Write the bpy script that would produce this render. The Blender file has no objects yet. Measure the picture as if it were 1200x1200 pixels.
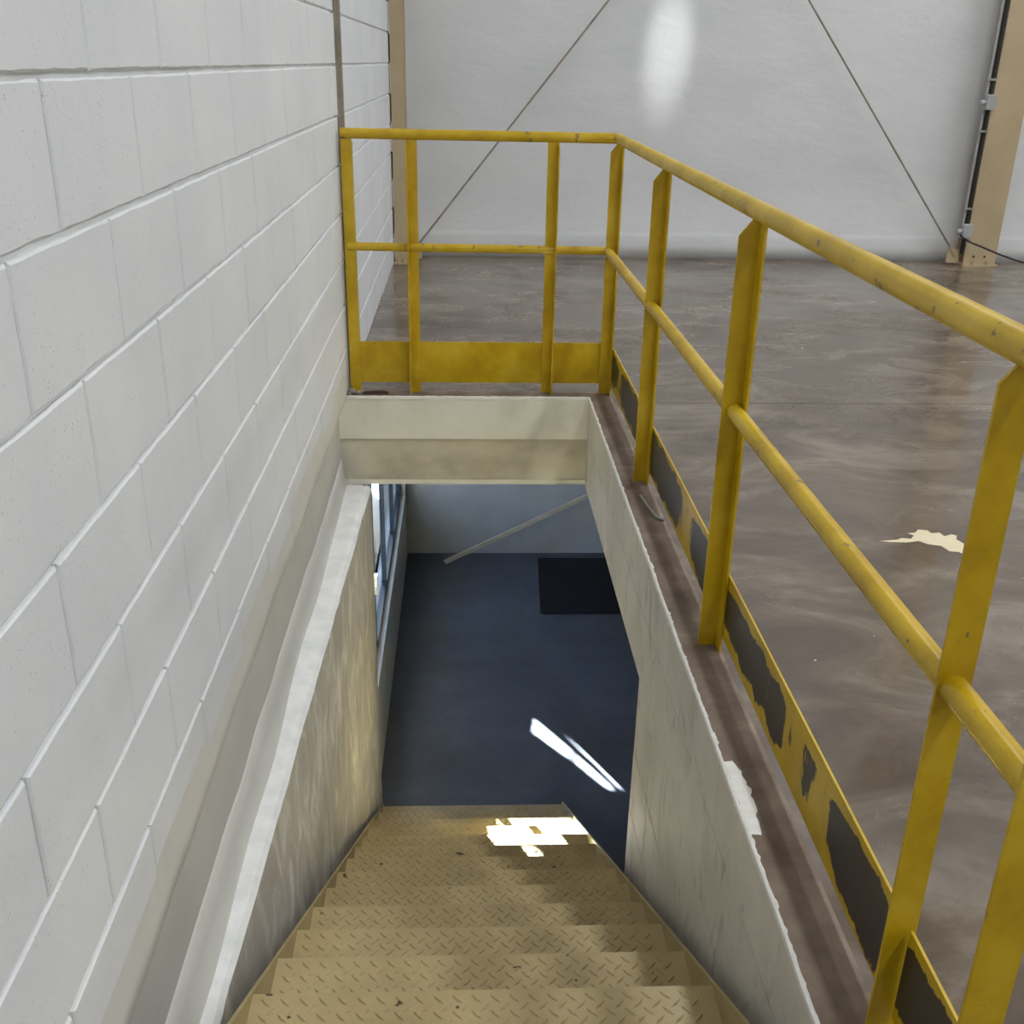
import bpy, bmesh, math, random
from mathutils import Vector, Matrix, noise

# ------------------------------------------------------------------ camera, light, exposure
scene = bpy.context.scene
C = scene.collection
PITCH, YAW, ROLL, FOC, CAM_H = math.radians(23.23), math.radians(2.75), math.radians(-1.115), 1229.6, 1.46

def cam_axes():
    f = Vector((math.sin(YAW)*math.cos(PITCH), math.cos(YAW)*math.cos(PITCH), -math.sin(PITCH)))
    r = Vector((math.cos(YAW), -math.sin(YAW), 0))
    d = f.cross(r)
    c, s = math.cos(ROLL), math.sin(ROLL)
    return c*r + s*d, -s*r + c*d, f
RGT, DWN, FWD = cam_axes()
cd = bpy.data.cameras.new('camera')
cam = bpy.data.objects.new('camera', cd)
C.objects.link(cam)
m = Matrix.Identity(4)
for i in range(3):
    m[i][0], m[i][1], m[i][2] = RGT[i], -DWN[i], -FWD[i]
m[2][3] = CAM_H
cam.matrix_world = m
cd.sensor_width = 36.0
cd.lens = FOC/1200*36
cd.clip_start, cd.clip_end = 0.05, 200
scene.camera = cam

def area(name, loc, size, power, col, rot=(0, 0, 0), spread=180):
    l = bpy.data.lights.new(name, 'AREA')
    l.shape = 'RECTANGLE'
    l.size, l.size_y = size
    l.energy = power
    l.color = col
    l.spread = math.radians(spread)
    o = bpy.data.objects.new(name, l)
    o.location = loc
    o.rotation_euler = rot
    C.objects.link(o)
    return o

world = bpy.data.worlds.new('world')
scene.world = world
world.use_nodes = True
wn = world.node_tree
sky = wn.nodes.new('ShaderNodeTexSky')
sky.sky_type = 'NISHITA'
sky.sun_disc = False
sky.sun_elevation = math.radians(24)
sky.sun_rotation = math.radians(-27)
hs = wn.nodes.new('ShaderNodeHueSaturation')
hs.inputs['Saturation'].default_value = .16     # hazy, washed-out daylight
wn.links.new(sky.outputs[0], hs.inputs['Color'])
wn.links.new(hs.outputs[0], wn.nodes['Background'].inputs[0])
wn.nodes['Background'].inputs[1].default_value = 1.0

SUN_DIR = Vector((.45, -.893, -.45)).normalized()
sl = bpy.data.lights.new('sun', 'SUN')
sl.energy = 460
sl.angle = math.radians(0.27)
sl.color = (1, .95, .86)
so = bpy.data.objects.new('sun', sl)
so.rotation_euler = SUN_DIR.to_track_quat('-Z', 'Y').to_euler()
so.location = (-6, 12, 6)
C.objects.link(so)

# translucent roof strip along the hall; second and third are unseen, added for fill
CEIL = 6.6
area('roof_light_strip_first', (2.75, 1.5, CEIL-.06), (.5, 15), 400, (.965, .985, 1))
area('roof_fill_strip_second', (7.2, 0.8, CEIL-.06), (1.0, 15), 390, (.97, .985, 1))
area('roof_fill_strip_third', (11.2, 0.8, CEIL-.06), (1.0, 15), 300, (.97, .985, 1))

scene.view_settings.view_transform = 'Standard'
scene.view_settings.look = 'None'
scene.view_settings.gamma = 1
scene.view_settings.use_curve_mapping = False
scene.view_settings.exposure = -0.13
scene.cycles.max_bounces = 10
scene.cycles.diffuse_bounces = 6
scene.cycles.use_denoising = True
scene.cycles.sample_clamp_indirect = 25

rnd = random.Random(7)

# ------------------------------------------------------------------ materials
def nmat(name):
    mt = bpy.data.materials.new(name)
    mt.use_nodes = True
    nt = mt.node_tree
    return mt, nt, nt.nodes['Principled BSDF']

def N(nt, t, **kw):
    n = nt.nodes.new(t)
    for k, v in kw.items():
        if k in n.inputs:
            n.inputs[k].default_value = v
        else:
            setattr(n, k, v)
    return n

def ramp(nt, stops, src):
    r = nt.nodes.new('ShaderNodeValToRGB')
    e = r.color_ramp.elements
    while len(e) < len(stops):
        e.new(0.5)
    for el, (p, c) in zip(e, stops):
        el.position = p
        el.color = (*c, 1) if len(c) == 3 else c
    nt.links.new(src, r.inputs[0])
    return r

def srgb(*c):
    return tuple(((v/255)/12.92 if v/255 <= .04045 else ((v/255+.055)/1.055)**2.4) for v in c)

def coords(nt, scale=(1, 1, 1), kind='Object'):
    tc = nt.nodes.new('ShaderNodeTexCoord')
    mp = nt.nodes.new('ShaderNodeMapping')
    mp.inputs['Scale'].default_value = scale
    nt.links.new(tc.outputs[kind], mp.inputs[0])
    return mp.outputs[0]

def wcoords(nt, scale=(1, 1, 1)):
    g = nt.nodes.new('ShaderNodeNewGeometry')
    mp = nt.nodes.new('ShaderNodeMapping')
    mp.inputs['Scale'].default_value = scale
    nt.links.new(g.outputs['Position'], mp.inputs[0])
    return mp.outputs[0]

def noise_tex(nt, vec, scale, detail=6, rough=.6, dist=0):
    n = N(nt, 'ShaderNodeTexNoise', Scale=scale, Detail=detail, Roughness=rough, Distortion=dist)
    nt.links.new(vec, n.inputs['Vector'])
    return n.outputs['Fac']

def bump(nt, bs, src, strength, dist=.002, prev=None):
    b = N(nt, 'ShaderNodeBump', Strength=strength, Distance=dist)
    nt.links.new(src, b.inputs['Height'])
    if prev is not None:
        nt.links.new(prev.outputs[0], b.inputs['Normal'])
    nt.links.new(b.outputs[0], bs.inputs['Normal'])
    return b

def mixc(nt, fac, a, b):
    x = nt.nodes.new('ShaderNodeMix')
    x.data_type = 'RGBA'
    for sock, v in ((x.inputs[6], a), (x.inputs[7], b)):
        if isinstance(v, tuple):
            sock.default_value = (*v, 1)
        else:
            nt.links.new(v, sock)
    if isinstance(fac, float):
        x.inputs[0].default_value = fac
    else:
        nt.links.new(fac, x.inputs[0])
    return x.outputs[2]

def simple(name, stops, scale=6, rough=.6, bump_s=.2, bump_scale=60, vscale=(1, 1, 1), metallic=0, dist=.002):
    mt, nt, bs = nmat(name)
    v = wcoords(nt, vscale)
    f = noise_tex(nt, v, scale)
    r = ramp(nt, stops, f)
    nt.links.new(r.outputs[0], bs.inputs['Base Color'])
    bs.inputs['Roughness'].default_value = rough
    bs.inputs['Metallic'].default_value = metallic
    if bump_s:
        bump(nt, bs, noise_tex(nt, v, bump_scale), bump_s, dist)
    return mt

MAT = {}
# painted concrete block: white, pitted
mt, nt, bs = nmat('white_block_paint')
v = wcoords(nt)
f = noise_tex(nt, v, 2.2)
r = ramp(nt, [(.3, srgb(213, 216, 219)), (.7, srgb(225, 227, 228))], f)
vor = N(nt, 'ShaderNodeTexVoronoi', Scale=95.0)
nt.links.new(v, vor.inputs['Vector'])
big = noise_tex(nt, v, 9, 3)
pit = ramp(nt, [(.0, (0, 0, 0)), (.16, (1, 1, 1))], vor.outputs['Distance'])
keep = ramp(nt, [(.48, (1, 1, 1)), (.62, (0, 0, 0))], big)
pm = N(nt, 'ShaderNodeMath', operation='MAXIMUM')
nt.links.new(pit.outputs[0], pm.inputs[0])
nt.links.new(keep.outputs[0], pm.inputs[1])
nt.links.new(mixc(nt, pm.outputs[0], srgb(170, 172, 173), r.outputs[0]), bs.inputs['Base Color'])
bs.inputs['Roughness'].default_value = .5
b1 = bump(nt, bs, noise_tex(nt, v, 85, 6, .7), .5, .002)
bump(nt, bs, pm.outputs[0], .7, .003, b1)
MAT['block'] = mt
MAT['mortar'] = simple('mortar_paint', [(.3, srgb(222, 224, 224)), (.7, srgb(236, 237, 235))], 12, .6, .35, 90)
MAT['far_wall'] = simple('far_wall_paint', [(.3, srgb(206, 208, 210)), (.7, srgb(218, 219, 220))], 1.1, .42, .35, 5, (1, 1, 2.2), 0, .012)
MAT['plain_wall'] = simple('plain_wall_paint', [(.3, srgb(205, 206, 204)), (.7, srgb(220, 220, 217))], 1.4, .6, .2, 20)
MAT['ceiling'] = simple('ceiling_sheet', [(.3, srgb(205, 206, 206)), (.7, srgb(216, 216, 215))], 1, .6, 0)
MAT['ledge'] = simple('white_ledge_paint', [(.35, srgb(226, 229, 229)), (.6, srgb(240, 241, 240))], 14, .5, .3, 45)
MAT['plaster_dark'] = simple('grey_plaster', [(.3, srgb(172, 171, 166)), (.7, srgb(190, 189, 184))], 3, .7, .2, 50, (1, .5, 1))
MAT['plaster_light'] = simple('light_plaster', [(.3, srgb(186, 185, 178)), (.7, srgb(204, 203, 198))], 4, .7, .2, 50, (1, .5, 1))
MAT['overrun'] = simple('overrun_paint', [(.3, srgb(200, 199, 192)), (.7, srgb(214, 213, 207))], 5, .6, .2, 60)

# lower stair wall: grey concrete with pale smears
mt, nt, bs = nmat('smeared_concrete')
v = wcoords(nt, (1, 1.5, .8))
f = noise_tex(nt, v, 5.5, 7, .65, .8)
r = ramp(nt, [(.3, srgb(160, 156, 149)), (.52, srgb(184, 179, 170)), (.68, srgb(220, 216, 204))], f)
nt.links.new(r.outputs[0], bs.inputs['Base Color'])
bs.inputs['Roughness'].default_value = .6
bump(nt, bs, noise_tex(nt, v, 40), .25, .003)
MAT['stair_wall'] = mt

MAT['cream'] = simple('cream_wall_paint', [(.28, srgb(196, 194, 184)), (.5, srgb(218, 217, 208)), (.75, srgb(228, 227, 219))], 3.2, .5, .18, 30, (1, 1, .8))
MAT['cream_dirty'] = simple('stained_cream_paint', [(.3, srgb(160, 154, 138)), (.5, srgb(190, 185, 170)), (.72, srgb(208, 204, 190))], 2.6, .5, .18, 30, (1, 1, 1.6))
MAT['lower_white'] = simple('lower_room_paint', [(.3, srgb(184, 183, 176)), (.7, srgb(206, 205, 200))], 2.5, .55, .15, 25)

# well side wall: dirty off-white with streaks
mt, nt, bs = nmat('well_wall_paint')
v = wcoords(nt)
f = noise_tex(nt, v, 2.6, 6)
r = ramp(nt, [(.3, srgb(188, 184, 172)), (.6, srgb(212, 208, 197)), (.8, srgb(220, 217, 208))], f)
st = noise_tex(nt, wcoords(nt, (1, 3.2, 1.2)), 3, 8, .7, 1.6)
sr = ramp(nt, [(.54, (0, 0, 0)), (.70, (1, 1, 1))], st)
nt.links.new(mixc(nt, sr.outputs[0], r.outputs[0], srgb(158, 153, 141)), bs.inputs['Base Color'])
bs.inputs['Roughness'].default_value = .6
bump(nt, bs, noise_tex(nt, v, 30), .2, .003)
MAT['well_wall'] = mt

# upper floor: worn, partly polished brown-grey concrete
mt, nt, bs = nmat('polished_concrete')
v = wcoords(nt)
vs = wcoords(nt, (.8, 1.3, 1))
f = noise_tex(nt, v, .9, 9, .62, .4)
f2 = noise_tex(nt, vs, 2.4, 8, .65, .9)
r = ramp(nt, [(.28, srgb(80, 69, 58)), (.5, srgb(103, 91, 78)), (.72, srgb(128, 116, 101))], f)
r2 = ramp(nt, [(.36, srgb(72, 61, 51)), (.5, srgb(104, 92, 79)), (.64, srgb(150, 139, 124))], f2)
base = mixc(nt, .5, r.outputs[0], r2.outputs[0])
sp = N(nt, 'ShaderNodeTexVoronoi', Scale=7.0)
nt.links.new(v, sp.inputs['Vector'])
spk = ramp(nt, [(.022, (1, 1, 1)), (.03, (0, 0, 0))], sp.outputs['Distance'])
spn = ramp(nt, [(.56, (0, 0, 0)), (.6, (1, 1, 1))], noise_tex(nt, v, 1.3, 2))
spm = N(nt, 'ShaderNodeMath', operation='MULTIPLY')
nt.links.new(spk.outputs[0], spm.inputs[0])
nt.links.new(spn.outputs[0], spm.inputs[1])
nt.links.new(mixc(nt, spm.outputs[0], base, srgb(226, 220, 208)), bs.inputs['Base Color'])
rr = ramp(nt, [(.38, (.07, .07, .07)), (.6, (.30, .30, .30))], noise_tex(nt, vs, 1.5, 8, .65, .6))
nt.links.new(rr.outputs[0], bs.inputs['Roughness'])
bs.inputs['Specular IOR Level'].default_value = .55
bump(nt, bs, noise_tex(nt, v, 9, 6), .05, .006)
MAT['floor'] = mt

MAT['slab_edge'] = simple('bare_slab_edge', [(.3, srgb(98, 82, 70)), (.6, srgb(134, 118, 104)), (.75, srgb(164, 152, 138))], 7, .8, .5, 40, (1, 1, 1), 0, .004)
mt, nt, bs = nmat('slate_floor_paint')
v = wcoords(nt)
r = ramp(nt, [(.3, srgb(66, 67, 70)), (.55, srgb(86, 89, 95)), (.75, srgb(102, 106, 113))], noise_tex(nt, v, 1.5, 8, .65, .5))
nt.links.new(r.outputs[0], bs.inputs['Base Color'])
bs.inputs['Roughness'].default_value = .36
bump(nt, bs, noise_tex(nt, v, 18, 6), .06, .003)
MAT['lower_floor'] = mt

# yellow enamel, scuffed
def yellow(name, scuff):
    mt, nt, bs = nmat(name)
    v = wcoords(nt)
    r = ramp(nt, [(.3, srgb(168, 136, 6)), (.5, srgb(190, 157, 16)), (.72, srgb(206, 176, 52))], noise_tex(nt, v, 7, 6))
    s = ramp(nt, [(scuff, (0, 0, 0)), (scuff+.03, (1, 1, 1))], noise_tex(nt, v, 24, 5, .6))
    nt.links.new(mixc(nt, s.outputs[0], r.outputs[0], srgb(98, 90, 66)), bs.inputs['Base Color'])
    bs.inputs['Roughness'].default_value = .34
    bump(nt, bs, noise_tex(nt, v, 60), .06, .002)
    return mt
MAT['yellow'] = yellow('yellow_enamel', .70)
MAT['yellow_rail'] = yellow('yellow_rail_enamel', .635)

# yellow toe board with large black worn patches that keep off its rims
mt, nt, bs = nmat('worn_toe_board')
v = wcoords(nt, (1, 1, 1))
r = ramp(nt, [(.3, srgb(168, 136, 6)), (.5, srgb(190, 157, 16)), (.72, srgb(206, 176, 52))], noise_tex(nt, v, 7, 6))
big = noise_tex(nt, wcoords(nt, (1, 1.25, .32)), 2.6, 10, .70, .8)
sep = nt.nodes.new('ShaderNodeSeparateXYZ')
g = nt.nodes.new('ShaderNodeNewGeometry')
nt.links.new(g.outputs['Position'], sep.inputs[0])
rim = N(nt, 'ShaderNodeMapRange')
rim.interpolation_type = 'LINEAR'
for k, val in (('From Min', .03), ('From Max', .095), ('To Min', -.26), ('To Max', .045)):
    rim.inputs[k].default_value = val
nt.links.new(sep.outputs[2], rim.inputs[0])
rim2 = N(nt, 'ShaderNodeMapRange')
for k, val in (('From Min', .19), ('From Max', .228), ('To Min', 0), ('To Max', -.30)):
    rim2.inputs[k].default_value = val
nt.links.new(sep.outputs[2], rim2.inputs[0])
a1 = N(nt, 'ShaderNodeMath', operation='ADD')
a2 = N(nt, 'ShaderNodeMath', operation='ADD')
nt.links.new(big, a1.inputs[0]); nt.links.new(rim.outputs[0], a1.inputs[1])
nt.links.new(a1.outputs[0], a2.inputs[0]); nt.links.new(rim2.outputs[0], a2.inputs[1])
yn = N(nt, 'ShaderNodeMapRange')
for k, val in (('From Min', .9), ('From Max', 4.9), ('To Min', 0), ('To Max', 1)):
    yn.inputs[k].default_value = val
nt.links.new(sep.outputs[1], yn.inputs[0])
HI, LO = (.62,)*3, (.32,)*3
def yp(y):
    return (y-.9)/4.0
wear = ramp(nt, [(yp(.95), HI), (yp(1.30), HI), (yp(1.50), (.52,)*3), (yp(1.60), LO), (yp(1.74), (.40,)*3), (yp(1.92), HI), (yp(2.5), HI), (yp(2.75), (.60,)*3),
                 (yp(2.9), (.46,)*3), (yp(3.05), (.40,)*3), (yp(3.2), HI), (yp(4.25), HI), (yp(4.5), (.5,)*3), (yp(4.65), HI)], yn.outputs[0])
a3 = N(nt, 'ShaderNodeMath', operation='ADD')
nt.links.new(a2.outputs[0], a3.inputs[0]); nt.links.new(wear.outputs[0], a3.inputs[1])
msk = ramp(nt, [(.985, (0, 0, 0)), (1.0, (1, 1, 1))], a3.outputs[0])
nt.links.new(mixc(nt, msk.outputs[0], r.outputs[0], srgb(52, 47, 40)), bs.inputs['Base Color'])
bs.inputs['Roughness'].default_value = .4
MAT['toe_worn'] = mt

mt, nt, bs = nmat('checker_plate_paint')
v = wcoords(nt)
r = ramp(nt, [(.3, srgb(162, 143, 100)), (.55, srgb(178, 159, 115)), (.75, srgb(190, 172, 128))], noise_tex(nt, v, 4, 6))
d = ramp(nt, [(.735, (0, 0, 0)), (.75, (1, 1, 1))], noise_tex(nt, v, 30, 2, .4))
nt.links.new(mixc(nt, d.outputs[0], r.outputs[0], srgb(84, 70, 46)), bs.inputs['Base Color'])
bs.inputs['Roughness'].default_value = .36
MAT['checker'] = mt
MAT['stringer'] = simple('stringer_paint', [(.3, srgb(150, 134, 92)), (.7, srgb(176, 158, 112))], 6, .45, .1)
MAT['tan_steel'] = simple('tan_steel_paint', [(.3, srgb(172, 154, 122)), (.7, srgb(186, 168, 135))], 3, .45, .05)
MAT['brown_strip'] = simple('brown_strip_paint', [(.3, srgb(122, 112, 100)), (.7, srgb(164, 154, 140))], 9, .5, .1)
MAT['black'] = simple('black_plastic', [(.3, srgb(18, 18, 18)), (.7, srgb(30, 29, 28))], 9, .5, 0)
MAT['grey_pvc'] = simple('grey_conduit', [(.3, srgb(150, 152, 154)), (.7, srgb(172, 174, 176))], 9, .45, 0)
MAT['zinc'] = simple('zinc_steel', [(.3, srgb(150, 148, 142)), (.7, srgb(186, 184, 178))], 20, .35, .1, 60, (1, 1, 1), .7)
MAT['rubber'] = simple('black_rubber', [(.3, srgb(9, 9, 10)), (.7, srgb(16, 16, 17))], 20, .75, .3, 120)
MAT['wood'] = simple('pale_wood', [(.3, srgb(214, 200, 168)), (.7, srgb(232, 220, 192))], 6, .6, .2, 50, (.3, 1, 6))
MAT['dark_wood'] = simple('dark_wood', [(.3, srgb(58, 42, 32)), (.7, srgb(88, 66, 52))], 9, .8, .3)
MAT['rubble'] = simple('concrete_rubble', [(.3, srgb(110, 104, 96)), (.7, srgb(160, 154, 146))], 30, .9, .4)
MAT['splash'] = simple('spilled_cream_paint', [(.3, srgb(220, 204, 170)), (.7, srgb(234, 220, 190))], 20, .4, .1)
MAT['white_lip'] = simple('thick_white_paint', [(.3, srgb(222, 222, 216)), (.7, srgb(238, 238, 234))], 30, .5, .3, 80)
MAT['frame'] = simple('dark_window_frame', [(.3, srgb(36, 48, 58)), (.7, srgb(52, 66, 78))], 9, .35, 0)
MAT['sun_mask'] = simple('blue_grey_mask', [(.3, srgb(24, 44, 84)), (.7, srgb(58, 88, 138))], 2.4, .6, 0, 30, (1, 3, .6))
MAT['yard'] = simple('yard_ground', [(.3, srgb(120, 116, 110)), (.7, srgb(140, 136, 130))], 2, .8, 0)
MAT['latch'] = simple('latch_metal', [(.3, srgb(214, 206, 186)), (.7, srgb(232, 226, 210))], 9, .4, 0)

mt, nt, bs = nmat('blue_window_glass')
out = nt.nodes['Material Output']
tr = N(nt, 'ShaderNodeBsdfTransparent')
tr.inputs[0].default_value = (.80, .87, .94, 1)
gl = N(nt, 'ShaderNodeBsdfGlossy')
gl.inputs['Roughness'].default_value = .06
gl.inputs[0].default_value = (.8, .9, 1, 1)
fr = N(nt, 'ShaderNodeFresnel')
fr.inputs[0].default_value = 1.3
mx = N(nt, 'ShaderNodeMixShader')
gb = N(nt, 'ShaderNodeNewGeometry')
fm = N(nt, 'ShaderNodeMath', operation='SUBTRACT', use_clamp=True)
nt.links.new(fr.outputs[0], fm.inputs[0])
nt.links.new(gb.outputs['Backfacing'], fm.inputs[1])   # reflect once, at the outer skin of the pane
nt.links.new(fm.outputs[0], mx.inputs[0])
nt.links.new(tr.outputs[0], mx.inputs[1])
nt.links.new(gl.outputs[0], mx.inputs[2])
nt.links.new(mx.outputs[0], out.inputs[0])
MAT['glass'] = mt

# ------------------------------------------------------------------ mesh helpers
def link(name, me, mat, parent=None):
    o = bpy.data.objects.new(name, me)
    C.objects.link(o)
    if mat and not me.materials:
        me.materials.append(MAT[mat])
    if parent:
        o.parent = parent
    return o

def pym(name, verts, faces, smooth=False):
    me = bpy.data.meshes.new(name)
    me.from_pydata([tuple(v) for v in verts], [], faces)
    bm = bmesh.new()
    bm.from_mesh(me)
    bmesh.ops.recalc_face_normals(bm, faces=bm.faces)
    bm.to_mesh(me)
    bm.free()
    if smooth:
        for p in me.polygons:
            p.use_smooth = True
    return me

class MB:
    def __init__(s):
        s.v, s.f = [], []
    def add(s, vs, fs):
        b = len(s.v)
        s.v += [tuple(x) for x in vs]
        s.f += [tuple(i+b for i in f) for f in fs]
        return s
    def box(s, x0, x1, y0, y1, z0, z1):
        vs = [(x, y, z) for x in (x0, x1) for y in (y0, y1) for z in (z0, z1)]
        return s.add(vs, [(0, 1, 3, 2), (4, 6, 7, 5), (0, 4, 5, 1), (2, 3, 7, 6), (0, 2, 6, 4), (1, 5, 7, 3)])
    def prism(s, pts, axis, a, b):
        """closed polygon pts (2-D) extruded along axis from a to b"""
        def P(p, t):
            return {'x': (t, p[0], p[1]), 'y': (p[0], t, p[1]), 'z': (p[0], p[1], t)}[axis]
        n = len(pts)
        vs = [P(p, a) for p in pts] + [P(p, b) for p in pts]
        return s.add(vs, [tuple(range(n))[::-1], tuple(range(n, 2*n))] + [(i, (i+1) % n, n+(i+1) % n, n+i) for i in range(n)])
    def tube(s, path, r, n=14, caps=True):
        path = [Vector(p) for p in path]
        rings = []
        up = None
        for i, p in enumerate(path):
            d0 = (p-path[i-1]).normalized() if i else None
            d1 = (path[i+1]-p).normalized() if i < len(path)-1 else None
            t = (d0 or d1) if not (d0 and d1) else (d0+d1).normalized()
            k = 1.0
            if d0 and d1:
                k = 1/max(.5, math.cos(d0.angle(d1)/2))
            ref = Vector((0, 0, 1)) if abs(t.z) < .95 else Vector((1, 0, 0))
            u = t.cross(ref).normalized()
            w = u.cross(t).normalized()
            ring = []
            for j in range(n):
                a = 2*math.pi*j/n
                ring.append(p + u*(math.cos(a)*r*k) + w*(math.sin(a)*r))
            rings.append(ring)
        b = len(s.v)
        for rg in rings:
            s.v += [tuple(q) for q in rg]
        for i in range(len(rings)-1):
            for j in range(n):
                s.f.append((b+i*n+j, b+i*n+(j+1) % n, b+(i+1)*n+(j+1) % n, b+(i+1)*n+j))
        if caps:
            s.f.append(tuple(b+j for j in range(n))[::-1])
            s.f.append(tuple(b+(len(rings)-1)*n+j for j in range(n)))
        return s
    def build(s, name, mat, parent=None, smooth=False, bevel=0):
        me = pym(name, s.v, s.f, smooth)
        o = link(name, me, mat, parent)
        if smooth:
            o.data.set_sharp_from_angle(angle=math.radians(40))
        if bevel:
            md = o.modifiers.new('bevel', 'BEVEL')
            md.width = bevel
            md.segments = 2
            md.limit_method = 'ANGLE'
        return o

def struct(o, label=None, cat=None):
    o['kind'] = 'structure'
    if label:
        o['label'] = label
    if cat:
        o['category'] = cat
    return o

def tag(o, label, cat, group=None, kind=None):
    o['label'] = label
    o['category'] = cat
    if group:
        o['group'] = group
    if kind:
        o['kind'] = kind
    return o

def empty(name, loc=(0, 0, 0)):
    o = bpy.data.objects.new(name, None)
    o.empty_display_size = .1
    o.location = loc
    C.objects.link(o)
    return o

def nz(x, y=0., z=0.):
    return noise.noise(Vector((x, y, z)))

def project(p):
    q = Vector(p) - Vector((0, 0, CAM_H))
    d = q.dot(FWD)
    return (600+FOC*q.dot(RGT)/d, 600+FOC*q.dot(DWN)/d, d)

# ------------------------------------------------------------------ key dimensions (metres, z = 0 on the upper floor)
WX = -.56            # face of the block wall
RX = .585            # right side of the stairwell
YF = 4.775           # far side of the stairwell
YN = 1.15            # head of the stairs
ZL = -2.45           # lower floor
ZB = -.445           # underside of the edge beams, and height of the ledge
YW = 8.68            # far wall of the hall
YLW = 8.2            # far wall of the lower room
X1, Y0 = 13.5, -6.0  # right and rear walls of the hall

# ------------------------------------------------------------------ left block wall
wl = MB().box(-.76, WX-.010, Y0, YW+.2, .0, CEIL+.1).build('wall_left', 'mortar')
struct(wl, 'tall white painted concrete block wall along the stairs', 'wall')
CH, BL, JH, JV = .205, .40, .0095, .006

def block_mesh(seed, full=True):
    rr = random.Random(seed)
    j = lambda s: rr.uniform(-s, s)
    hy, hz = (BL-JV)/2, (CH-JH)/2
    ny, nzv = 11, 5
    vs, fs = [], []
    # outline with slightly uneven edges, two rings: arris ring and face ring
    out = []
    for i in range(ny):
        out.append((-hy+2*hy*i/ny, -hz))
    for i in range(nzv):
        out.append((hy, -hz+2*hz*i/nzv))
    for i in range(ny):
        out.append((hy-2*hy*i/ny, hz))
    for i in range(nzv):
        out.append((-hy, hz-2*hz*i/nzv))
    n = len(out)
    for (y, z) in out:
        vs.append((-.02, y, z))
    for (y, z) in out:
        vs.append((-.0032, y+j(.0009), z+j(.0014)))
    for (y, z) in out:
        vs.append((0, y-math.copysign(.0032, y)*(abs(abs(y)-hy) < 1e-6)+j(.0008), z-math.copysign(.0034, z)*(abs(abs(z)-hz) < 1e-6)+j(.0012)))
    for r0 in (0, n):
        for i in range(n):
            k = (i+1) % n
            fs.append((r0+i, r0+k, r0+n+k, r0+n+i))
    fs.append(tuple(range(2*n, 3*n)))
    me = pym('block', vs, fs)
    me.materials.append(MAT['block'])
    return me

variants = [block_mesh(s) for s in range(6)]
cells = []
for row in range(int(CEIL/CH)+1):
    z = -.003+CH*(row+.5)
    phase = 1.52 if row % 2 == 0 else 1.72
    i0 = int(math.floor((Y0-phase)/BL))
    i1 = int(math.floor((YW-phase)/BL))
    for i in range(i0, i1):
        y = phase+BL*(i+.5)
        sc = 0
        if y > .7:
            q = [project((WX, y+dy, z+dz)) for dy in (-.2, .2) for dz in (-.1, .1)]
            if min(k[2] for k in q) > .2:
                xs = [k[0] for k in q]; ys = [k[1] for k in q]
                if max(xs) > -30 and min(xs) < 1230 and max(ys) > -30 and min(ys) < 1230:
                    sc = (max(xs)-min(xs))*(max(ys)-min(ys))
        cells.append((sc, y, z))
cells.sort(reverse=True)
for n_, (sc, y, z) in enumerate(c for c in cells[:290] if c[0] > 0):
    o = bpy.data.objects.new('block', variants[rnd.randrange(6)])
    o.location = (WX+rnd.uniform(-.0014, .0012), y, z)
    C.objects.link(o)
    o.parent = wl
shown = set((c[1], c[2]) for c in cells[:290] if c[0] > 0)
rest = MB()
hy, hz = (BL-JV)/2, (CH-JH)/2
for sc, y, z in cells:
    if (y, z) in shown:
        continue
    rest.add([(WX-.02, y-hy, z-hz), (WX-.02, y+hy, z-hz), (WX-.02, y+hy, z+hz), (WX-.02, y-hy, z+hz),
              (WX, y-hy+.002, z-hz+.002), (WX, y+hy-.002, z-hz+.002), (WX, y+hy-.002, z+hz-.002), (WX, y-hy+.002, z+hz-.002)],
             [(4, 5, 6, 7), (0, 1, 5, 4), (1, 2, 6, 5), (2, 3, 7, 6), (3, 0, 4, 7)])
o = rest.build('block_field', 'block', wl)
o['kind'] = 'stuff'

# paint run over the foot of the blocks: a wavy hanging skirt of render
def strip_grid(name, mat, parent, ys, prof):
    """sheet along Y: prof(y) gives the list of (x, z) across"""
    vs, fs = [], []
    m_ = len(prof(ys[0]))
    for y in ys:
        for (x, z) in prof(y):
            vs.append((x, y, z))
    for i in range(len(ys)-1):
        for k in range(m_-1):
            fs.append((i*m_+k, (i+1)*m_+k, (i+1)*m_+k+1, i*m_+k+1))
    me = pym(name, vs, fs, True)
    return link(name, me, mat, parent)

def lin(a, b, n):
    return [a+(b-a)*i/n for i in range(n+1)]
YS = lin(.55, YF-.002, 110)
def skirt(y):
    w = .014*nz(y*1.7, 3.1)+.010*nz(y*5.3, 7.7)
    zb = -.012+w-.03*max(0, 2.1-y)*.6
    return [(-.60, zb+.004), (WX-.004, zb), (WX+.001, zb+.006), (WX+.0025, zb+.05), (WX-.002, .15)]
strip_grid('render_skirt', 'overrun', wl, YS, skirt)

# ------------------------------------------------------------------ concrete under the block wall: recessed beam, ledge, stair side wall
wll = MB().box(-.80, -.60, -1.2, YF+.3, ZB-.1, .0).build('wall_left_base', 'plaster_dark')
struct(wll, 'grey recessed concrete beam below the block wall', 'wall')
def skim(y):
    zt = -.315+.022*nz(y*1.3, 1.5)+.012*nz(y*4.1, 9.)
    xb = -.572+.012*nz(y*2.2, 4.4)
    return [(-.6005, zt+.003), (-.595, zt), (-.590, (zt+ZB)/2), (-.583, ZB+.035), (xb, ZB+.004), (xb+.004, ZB-.004)]
strip_grid('plaster_skim', 'plaster_light', wll, YS, skim)

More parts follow.
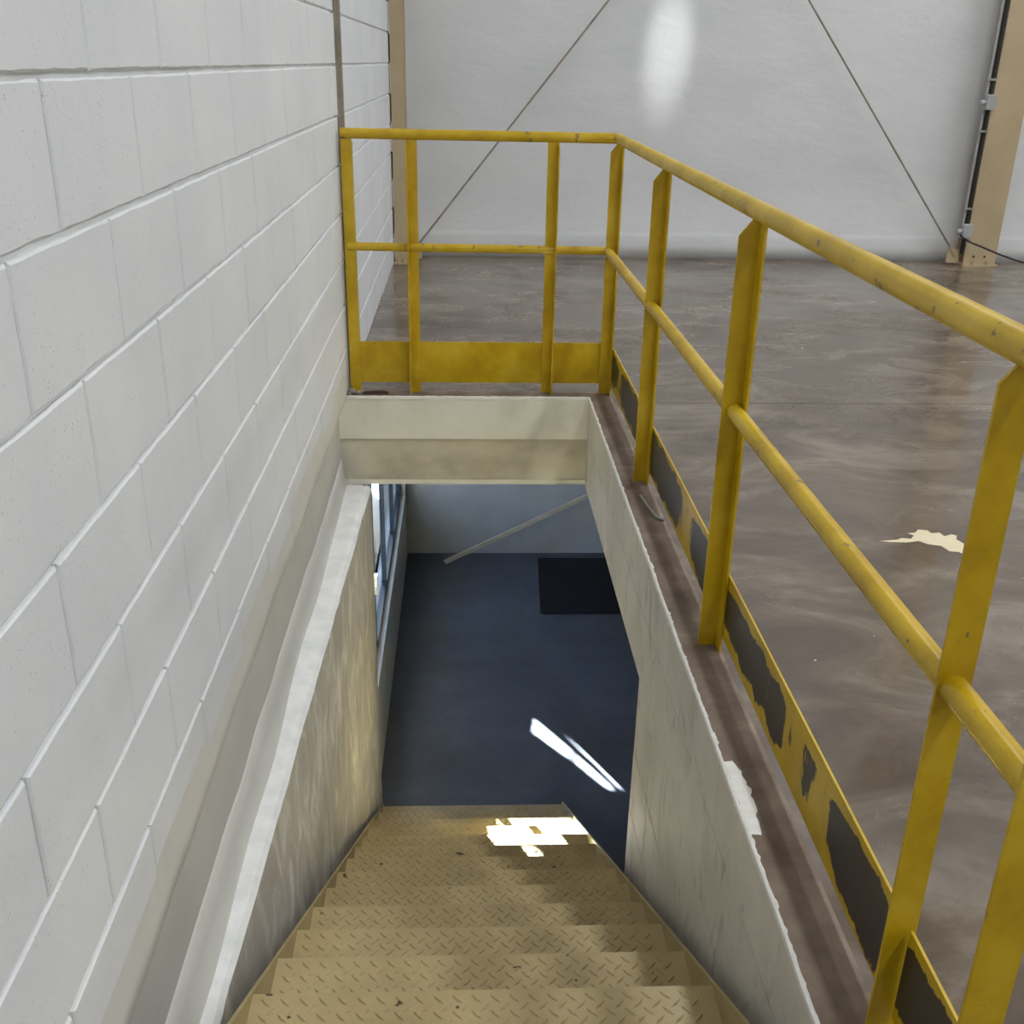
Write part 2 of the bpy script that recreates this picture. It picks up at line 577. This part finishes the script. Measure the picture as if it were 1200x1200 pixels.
def xf(y):
    return -.462+(y-4.70)*.0225
def side_prof(y):
    e = .006*nz(y*3.1, 2.)+.004*nz(y*11., 5.)
    x = xf(y)
    return [(-.80, ZL-.15), (-.80, ZB), (-.60, ZB), (-.575, ZB+.002), (x-.03, ZB-.001), (x-.012+e, ZB-.004+e*.4),
            (x+e*.8, ZB-.018), (x+.002*nz(y*2, 8.), ZB-.07), (x+.004*nz(y*1.4, 3), -.9), (x+.004*nz(y*1.2, 13), -1.5), (x, ZL-.15)]
ys2 = lin(-1.2, 4.755, 150)
vs, fs, mi = [], [], []
mm = len(side_prof(0))
for y in ys2:
    vs += [(x, y, z) for x, z in side_prof(y)]
for i in range(len(ys2)-1):
    for k in range(mm-1):
        fs.append((i*mm+k, (i+1)*mm+k, (i+1)*mm+k+1, i*mm+k+1))
        mi.append(1 if 1 <= k <= 5 else 0)
fs.append(tuple(range(mm))); mi.append(0)
fs.append(tuple((len(ys2)-1)*mm+k for k in range(mm))[::-1]); mi.append(0)
me = pym('wall_left_lower', vs, fs)
me.materials.append(MAT['stair_wall']); me.materials.append(MAT['ledge'])
for p, k in zip(me.polygons, mi):
    p.material_index = k
o = link('wall_left_lower', me, None)
struct(o, 'smeared grey concrete wall with white ledge beside the stairs', 'wall')

# window wall of the lower room
WXL = -.50
wy0, wy1, wz0, wz1 = 4.80, 8.05, -1.85, -.50
wm = MB()
wm.box(-.62, WXL, 4.757, YLW+.2, ZL-.1, wz0)
wm.box(-.62, WXL, 4.99, YLW+.2, wz1, -.2)
wm.box(-.62, WXL, 4.757, 4.99, wz1, ZB-.003)
wm.box(-.62, WXL, wy1, YLW+.2, wz0, wz1)
wm.box(-.62, WXL, 4.757, wy0, wz0, wz1)
struct(wm.build('wall_left_room', 'cream'), 'cream wall of the lower room under the blue window', 'wall')
win = MB()
fx0, fx1 = -.575, -.535
win.box(fx0, fx1, wy0, wy1, wz0, wz0+.04).box(fx0, fx1, wy0, wy1, wz1-.04, wz1)
win.box(fx0, fx1, wy0, wy0+.04, wz0+.04, wz1-.04).box(fx0, fx1, wy1-.04, wy1, wz0+.04, wz1-.04)
w1 = win.build('window_1', 'frame')
struct(w1, 'long blue glazed window low in the stairwell', 'window')
nb = 4
for k in range(1, nb):
    y = wy0+(wy1-wy0)*k/nb
    MB().box(fx0+.004, fx1-.004, y-.017, y+.017, wz0+.04, wz1-.04).build('mullion', 'frame', w1)
for k in range(nb):
    a = wy0+(wy1-wy0)*k/nb; b = wy0+(wy1-wy0)*(k+1)/nb
    MB().box(-.558, -.553, a+.02, b-.02, wz0+.035, wz1-.035).build('pane', 'glass', w1)
lt = MB().box(-.537, -.512, 5.36, 5.43, -1.36, -1.33).box(-.522, -.505, 5.38, 5.41, -1.37, -1.25).build('latch', 'latch', w1)
lt['label'] = 'small pale window latch'

# yard ground outside the window; added panel with holes cut to shape sun patches
struct(MB().box(-6, -.81, 2, 14, -2.75, -2.6).build('ground_outside', 'yard'), 'paved yard outside the lower window', 'ground')
HOLES = [[(11.782, 0.606), (11.56, 0.574), (11.706, 0.801), (11.86, 0.823)],
         [(11.86, 0.827), (11.717, 0.815), (11.802, 0.983), (11.91, 1.042)],
         [(11.946, 0.708), (11.924, 0.731), (11.95, 1.062), (12.049, 1.101)],
         [(9.746, 0.859), (10.35, 1.166), (10.337, 1.231), (9.602, 0.878)],
         [(9.412, 0.98), (10.074, 1.316), (10.072, 1.388), (9.232000000000001, 0.981)],
         [(8.889, 1.003), (9.598, 1.364), (9.587, 1.434), (8.870000000000001, 1.089)],
         [(8.901, 1.3), (9.147, 1.425), (9.084, 1.467), (8.903, 1.395)]]
HOLES += [[(9.62, .80), (10.36, 1.17), (10.08, 1.36), (9.23, .92)], [(9.25, .93), (10.07, 1.34), (9.6, 1.41), (8.9, 1.03)]]
def inside(p, poly):
    x, y = p
    c = False
    for i in range(len(poly)):
        (xa, ya), (xb, yb) = poly[i], poly[i-1]
        if (ya > y) != (yb > y) and x < (xb-xa)*(y-ya)/(yb-ya)+xa:
            c = not c
    return c
sun_mask = MB()
fa, fb, FX = 5.5, 13.2, -2.60
z_lo, z_hi = .55, 1.47
sun_mask.box(FX-.02, FX, fa, fb, -2.6, z_lo).box(FX-.02, FX, fa, fb, z_hi, 2.15)
rows_ = 84
for k in range(rows_):
    za, zb = z_lo+(z_hi-z_lo)*k/rows_, z_lo+(z_hi-z_lo)*(k+1)/rows_
    y = run = fa
    while y < fb:
        if any(inside((y+.006, (za+zb)/2), P) for P in HOLES):
            if y > run:
                sun_mask.box(FX-.02, FX, run, y, za, zb)
            run = y+.012
        y += .012
    if run < fb:
        sun_mask.box(FX-.02, FX, run, fb, za, zb)
tag(sun_mask.build('sun_mask_panel', 'sun_mask'), 'blue-grey panel added outside the lower window to shape sun patches', 'sun_mask')

portal = area('window_portal', (-.64, (wy0+wy1)/2, (wz0+wz1)/2), (wz1-wz0, wy1-wy0), 1, (1, 1, 1), (0, -math.pi/2, 0))
portal.data.cycles.is_portal = True

# ------------------------------------------------------------------ slabs and beams
fl = MB().box(RX+.02, X1, Y0, 4.697, -.2, 0).build('floor', 'floor')
struct(fl, 'worn brown-grey polished concrete floor of the hall', 'floor')
MB().box(RX+.02, X1, 4.703, YW+.1, -.2, 0).build('slab', 'floor', fl)
MB().box(-.7, RX+.02, YF+.02, YW+.1, -.2, 0).build('slab', 'floor', fl)
MB().box(-.7, RX+.02, Y0, YN, -.2, 0).build('slab', 'floor', fl)
MB().box(RX+.01, X1, 4.69, 4.71, -.19, -.006).build('joint_filler', 'slab_edge', fl)

bm_ = MB().box(-.60, RX+.019, YF, YF+.019, -.21, -.0005).build('wall_far_beam', 'cream')
struct(bm_, 'cream slab edge at the far end of the stairwell', 'beam')
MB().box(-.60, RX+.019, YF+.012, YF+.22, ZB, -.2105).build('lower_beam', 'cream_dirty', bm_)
MB().box(-.60, RX, YF+.006, YF+.02, ZB-.001, ZB+.022).build('drip_edge', 'cream', bm_)

# right side of the well: slab edge, beam and block courses below
wr = MB().box(RX+.006, RX+.2, -1.2, YF+.22, ZB, -.203).build('wall_right_well', 'well_wall')
struct(wr, 'dirty off-white side wall of the stairwell', 'wall')
MB().box(RX, RX+.019, YN+.001, YF, -.199, -.0005).build('slab_edge', 'well_wall', wr)
MB().box(RX+.001, RX+.02, .6, YF-.0, ZB, -.205).build('beam_face', 'well_wall', wr)
zc = [ZB, -.742, -.985, -1.23, -1.475, -1.72, -1.965, -2.21, ZL]
MB().box(RX+.008, RX+.15, -1.2, 3.012, ZL, ZB).build('joint_mortar', 'well_wall', wr)
for r_ in range(len(zc)-1):
    ye = 3.02
    w = .59
    first = True
    while ye > .6:
        ln = w if not (first and r_ % 2) else w/2
        first = False
        MB().box(RX+.001+rnd.uniform(0, .0015), RX+.1, ye-ln+.002, ye-.002+(.002 if ye == 3.02 else 0), zc[r_+1]+.003, zc[r_]-.003).build('block', 'well_wall', wr)
        ye -= ln

# ragged white paint lip along the well edges
def lip(name, pts, nrm, label):
    vs, fs = [], []
    n = len(pts)
    for i, p in enumerate(pts):
        s = i*.37
        wd = .004+.005*abs(nz(s, 1.2))+.009*max(0, nz(s*2.3, 5.5))
        dn = .010+.012*abs(nz(s*1.3, 9.9))
        p = Vector(p)
        q = p+nrm*wd
        vs += [p-nrm*.003-Vector((0, 0, dn)), p-nrm*.0035+Vector((0, 0, .001)), p+Vector((0, 0, .0035+.002*nz(s, 7))), q+Vector((0, 0, .0008)), q-Vector((0, 0, .003))]
    for i in range(n-1):
        for k in range(4):
            fs.append((i*5+k, (i+1)*5+k, (i+1)*5+k+1, i*5+k+1))
    o = link(name, pym(name, vs, fs), 'white_lip')
    return struct(o, label, 'paint edge')
lip('trim_1', [(RX+.004*nz(y*4.2, 3), y, 0) for y in lin(1.16, YF, 300)], Vector((1, 0, 0)), 'ragged white paint edge along right side of stairwell')
lip('trim_2', [(x, YF+.004*nz(x*4.2, 8), 0) for x in lin(-.56, RX, 110)], Vector((0, 1, 0)), 'ragged white paint edge along far side of stairwell')

# bare strip of slab between the well and the railing
struct(MB().box(RX+.004, .693, YN, YF+.1, -.001, .0015).box(-.555, RX+.004, YF+.004, YF+.1, -.001, .0015).build('trim_3', 'slab_edge'),
       'bare brown concrete margin under the yellow railing', 'floor margin')

# ------------------------------------------------------------------ lower room shell
struct(MB().box(-.7, 6.2, -1.2, YLW+.2, ZL-.15, ZL).build('floor_lower', 'lower_floor'), 'dark slate painted floor at the foot of the stairs', 'floor')
struct(MB().box(-.7, 6.2, YLW, YLW+.2, ZL, -.2).build('wall_far_lower', 'lower_white'), 'pale far wall of the lower room', 'wall')
struct(MB().box(6.0, 6.2, -1.2, YLW, ZL, -.2).build('wall_right_lower', 'lower_white'), 'pale right wall of the lower room', 'wall')
struct(MB().box(-.6, 6.0, -1.2, -1.0, ZL, -.2).build('wall_back_lower', 'lower_white'), 'pale rear wall of the lower room', 'wall')

# ------------------------------------------------------------------ hall shell
wf = MB()
seg = 60
vs, fs = [], []
for i in range(seg+1):
    x = -.7+(X1+.7)*i/seg
    for j, z in enumerate([0, .10, .17, .19, .215, .6, 1.2, 2, 3, 4.2, CEIL+.1]):
        off = -.010 if z < .18 else (-.006 if z < .2 else 0)
        vs.append((x, YW+off+.006*nz(x*1.3, z*1.7), z))
k_ = 11
for i in range(seg):
    for j in range(k_-1):
        fs.append((i*k_+j, (i+1)*k_+j, (i+1)*k_+j+1, i*k_+j+1))
o = link('wall_far', pym('wall_far', vs, fs, True), 'far_wall')
md = o.modifiers.new('solid', 'SOLIDIFY')
md.thickness = .2
md.offset = -1 if o.data.polygons[0].normal.y < 0 else 1
struct(o, 'white rendered far wall of the hall with low plinth', 'wall')
struct(MB().box(X1, X1+.2, Y0, YW+.2, 0, CEIL).build('wall_right', 'plain_wall'), 'white right wall of the hall', 'wall')
struct(MB().box(-.7, X1+.2, Y0-.2, Y0, 0, CEIL).build('wall_back', 'plain_wall'), 'white rear wall of the hall', 'wall')
struct(MB().box(-.8, X1+.2, Y0-.2, YW+.3, CEIL, CEIL+.15).build('ceiling', 'ceiling'), 'pale roof sheeting of the hall', 'ceiling')

# ------------------------------------------------------------------ staircase of checker plate
st = empty('staircase', (0, 4.65, ZL))
tag(st, 'tan steel staircase with checker plate treads going down', 'staircase')
st_inv = Matrix.Translation(-Vector(st.location))
def sub(mb, name, mat, parent, root, **kw):
    """build a part in world coordinates under a root empty"""
    L = root.location
    mb.v = [(x-L.x, y-L.y, z-L.z) for x, y, z in mb.v]
    return mb.build(name, mat, parent, **kw)
SX0, SX1 = -.447, .530
G, RZ, NY, NZ_ = .25, .161, 1.65, -.355
tread = MB()
tread.box(SX0, SX1, -.275, 0, -.006, 0).box(SX0, SX1, -.006, 0, -.045, -.006)
tread_me = pym('tread', tread.v, tread.f)
tread_me.materials.append(MAT['checker'])
loz = MB()
P_ = .040
nx = int((SX1-SX0-.02)/P_)
for i in range(nx):
    for j in range(7):
        for s in (0, 1):
            cx = SX0+.02+P_*(i+.25+.5*s)
            cy = -.012-P_*(j+.3+.5*((i+s) % 2)*0 + .5*s*0) - (P_*.5 if s else 0)
            if cy < -.262:
                continue
            a = math.radians(45 if s else -45)
            u = Vector((math.cos(a), math.sin(a), 0)); w = Vector((-u.y, u.x, 0))
            c = Vector((cx, cy, 0))
            l_, b_, h_ = .0165, .0046, .0030
            loz.add([c-u*l_, c-w*b_, c+u*l_, c+w*b_, c-u*l_*.45+Vector((0, 0, h_)), c+u*l_*.45+Vector((0, 0, h_))],
                    [(0, 1, 4), (1, 5, 4), (1, 2, 5), (2, 3, 5), (3, 4, 5), (3, 0, 4)])
loz_me = pym('raised_pattern', loz.v, loz.f)
loz_me.materials.append(MAT['checker'])
for k in range(-1, 13):
    t = link('tread', tread_me, None, st)
    t.location = Vector((0, NY+G*k, NZ_-RZ*k)) - Vector(st.location)
    q = link('raised_pattern', loz_me, None, t)
    q['kind'] = 'stuff'
for xa, xb in ((SX0-.008, SX0), (SX1, SX1+.008)):
    up = .014
    def nos(y):
        return NZ_-(y-NY)*RZ/G
    pts = [(YN+.003, -.21), (YN+.003, nos(YN)+up-.012), (4.672, nos(4.672)+up), (4.672, ZL+.001), (4.33, ZL+.001)]
    sub(MB().prism(pts, 'x', xa, xb), 'stringer', 'stringer', st, st)

# ------------------------------------------------------------------ yellow guard rail
gr = empty('guard_rail', (.67, YF+.08, 0))
tag(gr, 'yellow steel guard railing with toe boards around the stairwell', 'railing')
RT, RM = 1.158, .672
XR, YR = .668, 4.858
sub(MB().tube([(-.545, YR, RT+.004), (XR-.012, YR, RT), (XR+.001, YR-.012, RT), (XR+.016, .975, RT-.008)], .0225, 18), 'top_rail', 'yellow_rail', gr, gr, smooth=True)
sub(MB().tube([(-.535, YR, RM+.008), (XR-.03, YR-.003, RM)], .019, 16), 'mid_rail', 'yellow_rail', gr, gr, smooth=True)
sub(MB().tube([(XR-.02, YR-.01, RM), (XR+.014, .975, RM-.004)], .0205, 18), 'mid_rail', 'yellow_rail', gr, gr, smooth=True)

def post(xl, xr, y, leg, ztop, cut, zb=0.0016):
    """angle-iron post: wide leg across, cut = chamfer at the upper left"""
    mb = MB()
    pts = [(xl, zb), (xr, zb), (xr, ztop)]
    pts += [(xl+cut, ztop), (xl, ztop-cut*1.25)] if cut else [(xl, ztop)]
    mb.prism(pts, 'y', y, y+.006)
    if leg:
        side, dr = leg
        lx = (xr-.006, xr) if side == 'r' else (xl, xl+.006)
        ya, yb = (y-.042, y) if dr == 'near' else (y+.006, y+.048)
        zt = ztop - (.0 if side == 'r' else cut*1.25)
        mb.box(lx[0], lx[1], ya, yb, zb, zt-.012)
    # weld pad at the foot
    return sub(mb, 'post', 'yellow', gr, gr)
pt = RT-.019
post(-.546, -.498, 4.850, ('r', 'far'), pt, 0)
post(-.262, -.214, 4.850, ('l', 'near'), pt, 0)
post(.360, .410, 4.850, ('r', 'near'), pt, 0)
post(.636, .690, 4.835, ('r', 'near'), pt, .030)
post(.636, .690, 3.690, ('r', 'near'), pt, .034)
post(.636, .690, 2.475, ('r', 'near'), pt, .034)
post(.656, .705, 1.222, ('r', 'far'), pt, .026)
post(.645, .703, .970, ('r', 'far'), pt, .0)
# far toe boards between the posts
for a, b in ((-.500, -.258), (-.258, .405), (.405, .640)):
    sub(MB().box(a, b, 4.857, 4.862, .046, .243), 'toe_board', 'yellow', gr, gr)
# side toe boards
for a, b in ((3.70, 4.84), (2.485, 3.69), (1.232, 2.472), (.985, 1.215)):
    sub(MB().box(.6915, .6965, a, b, .044, .229), 'toe_board', 'toe_worn', gr, gr)

# ------------------------------------------------------------------ columns, braces and services at the far wall
def column(name, x0, x1, yf, label, depth=.16):
    c = empty(name, ((x0+x1)/2, yf+depth/2, 0))
    tag(c, label, 'column', 'steel columns on the far wall')
    sub(MB().box(x0, x1, yf, yf+.012, .014, CEIL), 'flange', 'tan_steel', c, c)
    sub(MB().box(x0, x1, yf+depth-.012, yf+depth, .014, CEIL), 'flange', 'tan_steel', c, c)
    xm = (x0+x1)/2
    sub(MB().box(xm-.005, xm+.005, yf+.012, yf+depth-.012, .014, CEIL), 'web', 'tan_steel', c, c)
    sub(MB().box(x0-.015, x1+.015, yf-.035, yf+depth+.01, 0, .014), 'base_plate', 'tan_steel', c, c)
    for bx in (x0+.3*(x1-x0), x0+.72*(x1-x0)):
        sub(MB().tube([(bx, yf-.018, .014), (bx, yf-.018, .04)], .010, 6), 'bolt', 'tan_steel', c, c)
    return c
cR = column('steel_column', 4.03, 4.295, 8.47, 'wide tan steel column with conduit on the far wall')
for z in (1.77, 1.705, 1.64):
    sub(MB().tube([(4.225, 8.464, z), (4.225, 8.472, z)], .009, 8), 'bolt', 'dark_wood', cR, cR)
for bx in (4.11, 4.20):
    sub(MB().tube([(bx, 8.466, .075), (bx, 8.472, .075)], .009, 8), 'bolt', 'dark_wood', cR, cR)
column('steel_column', -.548, -.448, 8.30, 'narrow tan steel column in the corner beside block wall', .2)

def rod(p, q, label):
    e = empty('brace_rod', p)
    tag(e, label, 'rod', 'diagonal brace rods')
    p, q = Vector(p), Vector(q)
    sub(MB().tube([p, q], .0078, 8), 'rod', 'brown_strip', e, e, smooth=True)
    d = (q-p).normalized()
    sub(MB().tube([p-d*.03, p+d*.05], .02, 8), 'end_nut', 'tan_steel', e, e)
    sub(MB().box(p.x-.05, p.x+.05, p.y-.006, p.y+.006, p.z-.08, p.z+.03), 'gusset', 'tan_steel', e, e)
rod((-.40, 8.50, .085), (3.75, 8.50, 5.26), 'thin brace rod rising to the right from the corner column')
rod((3.95, 8.50, .10), (-.18, 8.58, 5.40), 'thin brace rod rising to the left from the wide column')

ec = empty('electrical_conduit', (3.99, 8.44, .12))
tag(ec, 'grey and black conduit run with boxes up the wide column', 'conduit')
sub(MB().tube([(4.005, 8.47, .10), (4.005, 8.47, 4.5)], .016, 10), 'black_pipe', 'black', ec, ec, smooth=True)
sub(MB().tube([(3.972, 8.47, .22), (3.972, 8.47, 4.5)], .0095, 10), 'grey_pipe', 'grey_pvc', ec, ec, smooth=True)
for zz in (1.24, .28):
    bx = sub(MB().box(3.955, 4.03, 8.40, 8.455, zz-.055, zz+.055), 'junction_box', 'grey_pvc', ec, ec, bevel=.006)
    MB().tube([(3.955-3.99, 8.43-8.44, zz-.12), (3.92-3.99, 8.43-8.44, zz-.125)], .02, 10).build('socket', 'grey_pvc', bx)
for zz in (1.40, 1.03, .45):
    sub(MB().box(3.955, 4.03, 8.445, 8.46, zz-.008, zz+.008), 'clamp', 'zinc', ec, ec)

pc = MB()
pc.tube([(3.925, 8.385, .26), (3.955, 8.375, .235), (4.02, 8.38, .20), (4.12, 8.36, .165), (4.24, 8.34, .12), (4.38, 8.32, .075), (4.55, 8.30, .035), (4.75, 8.25, .008), (5.4, 8.1, .008)], .007, 8)
tag(pc.build('power_cable', 'black', smooth=True), 'thin black cable drooping from the lower box to the floor', 'cable')

vs_ = MB().box(WX+.0015, WX+.026, 4.935, 4.962, .012, CEIL).box(WX+.0015, WX+.010, 4.925, 4.935, .012, CEIL)
tag(vs_.build('wall_strip', 'brown_strip'), 'narrow brown strip running up the block wall behind the railing', 'strip')

# ------------------------------------------------------------------ loose things
rp = MB().tube([(.640, 3.53, .0085), (.652, 3.43, .0085), (.664, 3.345, .0085), (.672, 3.325, .0085), (.688, 3.312, .0085)], .006, 10)
tag(rp.build('bent_rod', 'zinc', smooth=True), 'short bent grey metal rod lying under the railing', 'rod')

def splat(name, cx, cy, pts, z, label, mat, cat):
    n = len(pts)
    vs = [(cx+x, cy+y, z) for x, y in pts] + [(cx+x*.94, cy+y*.94, z+.0012) for x, y in pts]
    fs = [tuple(range(n, 2*n))] + [(i, (i+1) % n, n+(i+1) % n, n+i) for i in range(n)]
    return tag(link(name, pym(name, vs, fs), mat), label, cat)
splat('paint_splash', 1.575, 3.12, [(-.19, .03), (-.12, .042), (-.10, .055), (-.07, .048), (-.05, .075), (-.065, .095), (-.035, .10), (-.015, .125), (.015, .12), (.02, .095), (.05, .10),
      (.055, .07), (.085, .085), (.10, .075), (.085, .045), (.095, .01), (.085, -.02), (.115, -.04), (.13, -.075), (.115, -.095), (.085, -.075), (.06, -.085), (.05, -.055),
      (.02, -.05), (.01, -.01), (-.03, .005), (-.05, .03), (-.10, .018), (-.15, .022)], .0005, 'cream paint splash dried on the concrete floor', 'splash', 'paint')
sm = []
for k in range(21):
    t = k/20
    e = math.sin(math.pi*(.08+.84*t))**.4
    sm.append((-.022+(.030+.010*nz(k*.55, 2.2)+.004*nz(k*2.3, 4.))*e, .125-.25*t))
for k in range(21):
    t = k/20
    sm.append((-.026+.003*nz(k*.7, 6.1), -.122+.244*t))
splat('paint_smear', .614, 1.83, sm, .0017, 'thick white paint smear on margin beside the stairwell', 'white_lip', 'paint')

def rock(name, c, r, seed, mat, label, grp, sc=(1, 1, 1)):
    bm = bmesh.new()
    bmesh.ops.create_icosphere(bm, subdivisions=2, radius=r)
    for v_ in bm.verts:
        k = 1+.35*nz(v_.co.x/r*1.3+seed, v_.co.y/r*1.3, v_.co.z/r*1.3)
        v_.co = Vector((v_.co.x*k*sc[0], v_.co.y*k*sc[1], v_.co.z*k*sc[2]))
    zmin = min(v_.co.z for v_ in bm.verts)
    me = bpy.data.meshes.new(name)
    bm.to_mesh(me)
    bm.free()
    o = link(name, me, mat)
    o.location = (c[0], c[1], c[2]-zmin)
    return tag(o, label, 'rubble', grp)
rub = [((-.535, 4.812, .0016), .020, 'largest crumb of concrete in corner between railing and block wall'),
       ((-.505, 4.800, .0016), .014, 'middling concrete crumb between largest crumb and dark wood splinter'),
       ((-.548, 4.79, .0016), .009, 'tiniest concrete crumb at the block wall foot by stairwell edge')]
for i, (c, r, lb) in enumerate(rub):
    rock('rubble_piece', c, r, i*3.7, 'rubble', lb, 'crumbs at the railing corner', (1, .9, .7))
tag(MB().prism([(-.49, .0017), (-.365, .0017), (-.37, .014), (-.40, .018), (-.48, .012)], 'y', 4.80, 4.822).build('wood_splinter', 'dark_wood'), 'dark splinter of wood at the foot of far railing', 'splinter')

# lower room: mat and leaning batten
mat_ = MB().prism([(.575, 7.12), (.60, 7.10), (1.45, 7.10), (1.45, 8.08), (.615, 8.08)], 'z', ZL+.0005, ZL+.012).build('rubber_mat', 'rubber', bevel=.004)
tag(mat_, 'black rubber mat on the lower floor by far wall', 'mat')
p, q = Vector((-.17, 7.985, ZL+.004)), Vector((.99, 8.098, -1.905))
d = (q-p)
L = d.length*1.55
d.normalize()
side = Vector((0, 1, 0)).cross(d).normalized()
thk = d.cross(side).normalized()
pl = MB()
vs = []
for t in (0, L):
    for a in (0, .036):
        for b in (0, .018):
            vs.append(p+d*t+side*(-a if side.z < 0 else a)-thk*(b if thk.y > 0 else -b))
pl.add(vs, [(0, 1, 3, 2), (4, 6, 7, 5), (0, 4, 5, 1), (2, 3, 7, 6), (0, 2, 6, 4), (1, 5, 7, 3)])
tag(pl.build('wooden_batten', 'wood'), 'pale wooden batten leaning across the lower far wall', 'batten')

# added spot, no known lamp: makes the soft bright patch on the far wall
patch_spot = bpy.data.lights.new('added_patch_spot', 'SPOT')
patch_spot.energy = 1500
patch_spot.spot_size = math.radians(5.2)
patch_spot.spot_blend = 1
patch_spot.shadow_soft_size = .05
patch_spot.color = (1, 1, .98)
wo = bpy.data.objects.new('added_patch_spot', patch_spot)
wo.location = (1.9, 6.4, 6.3)
wo.rotation_euler = (Vector((1.54, YW, 1.56))-Vector(wo.location)).to_track_quat('-Z', 'Y').to_euler()
C.objects.link(wo)
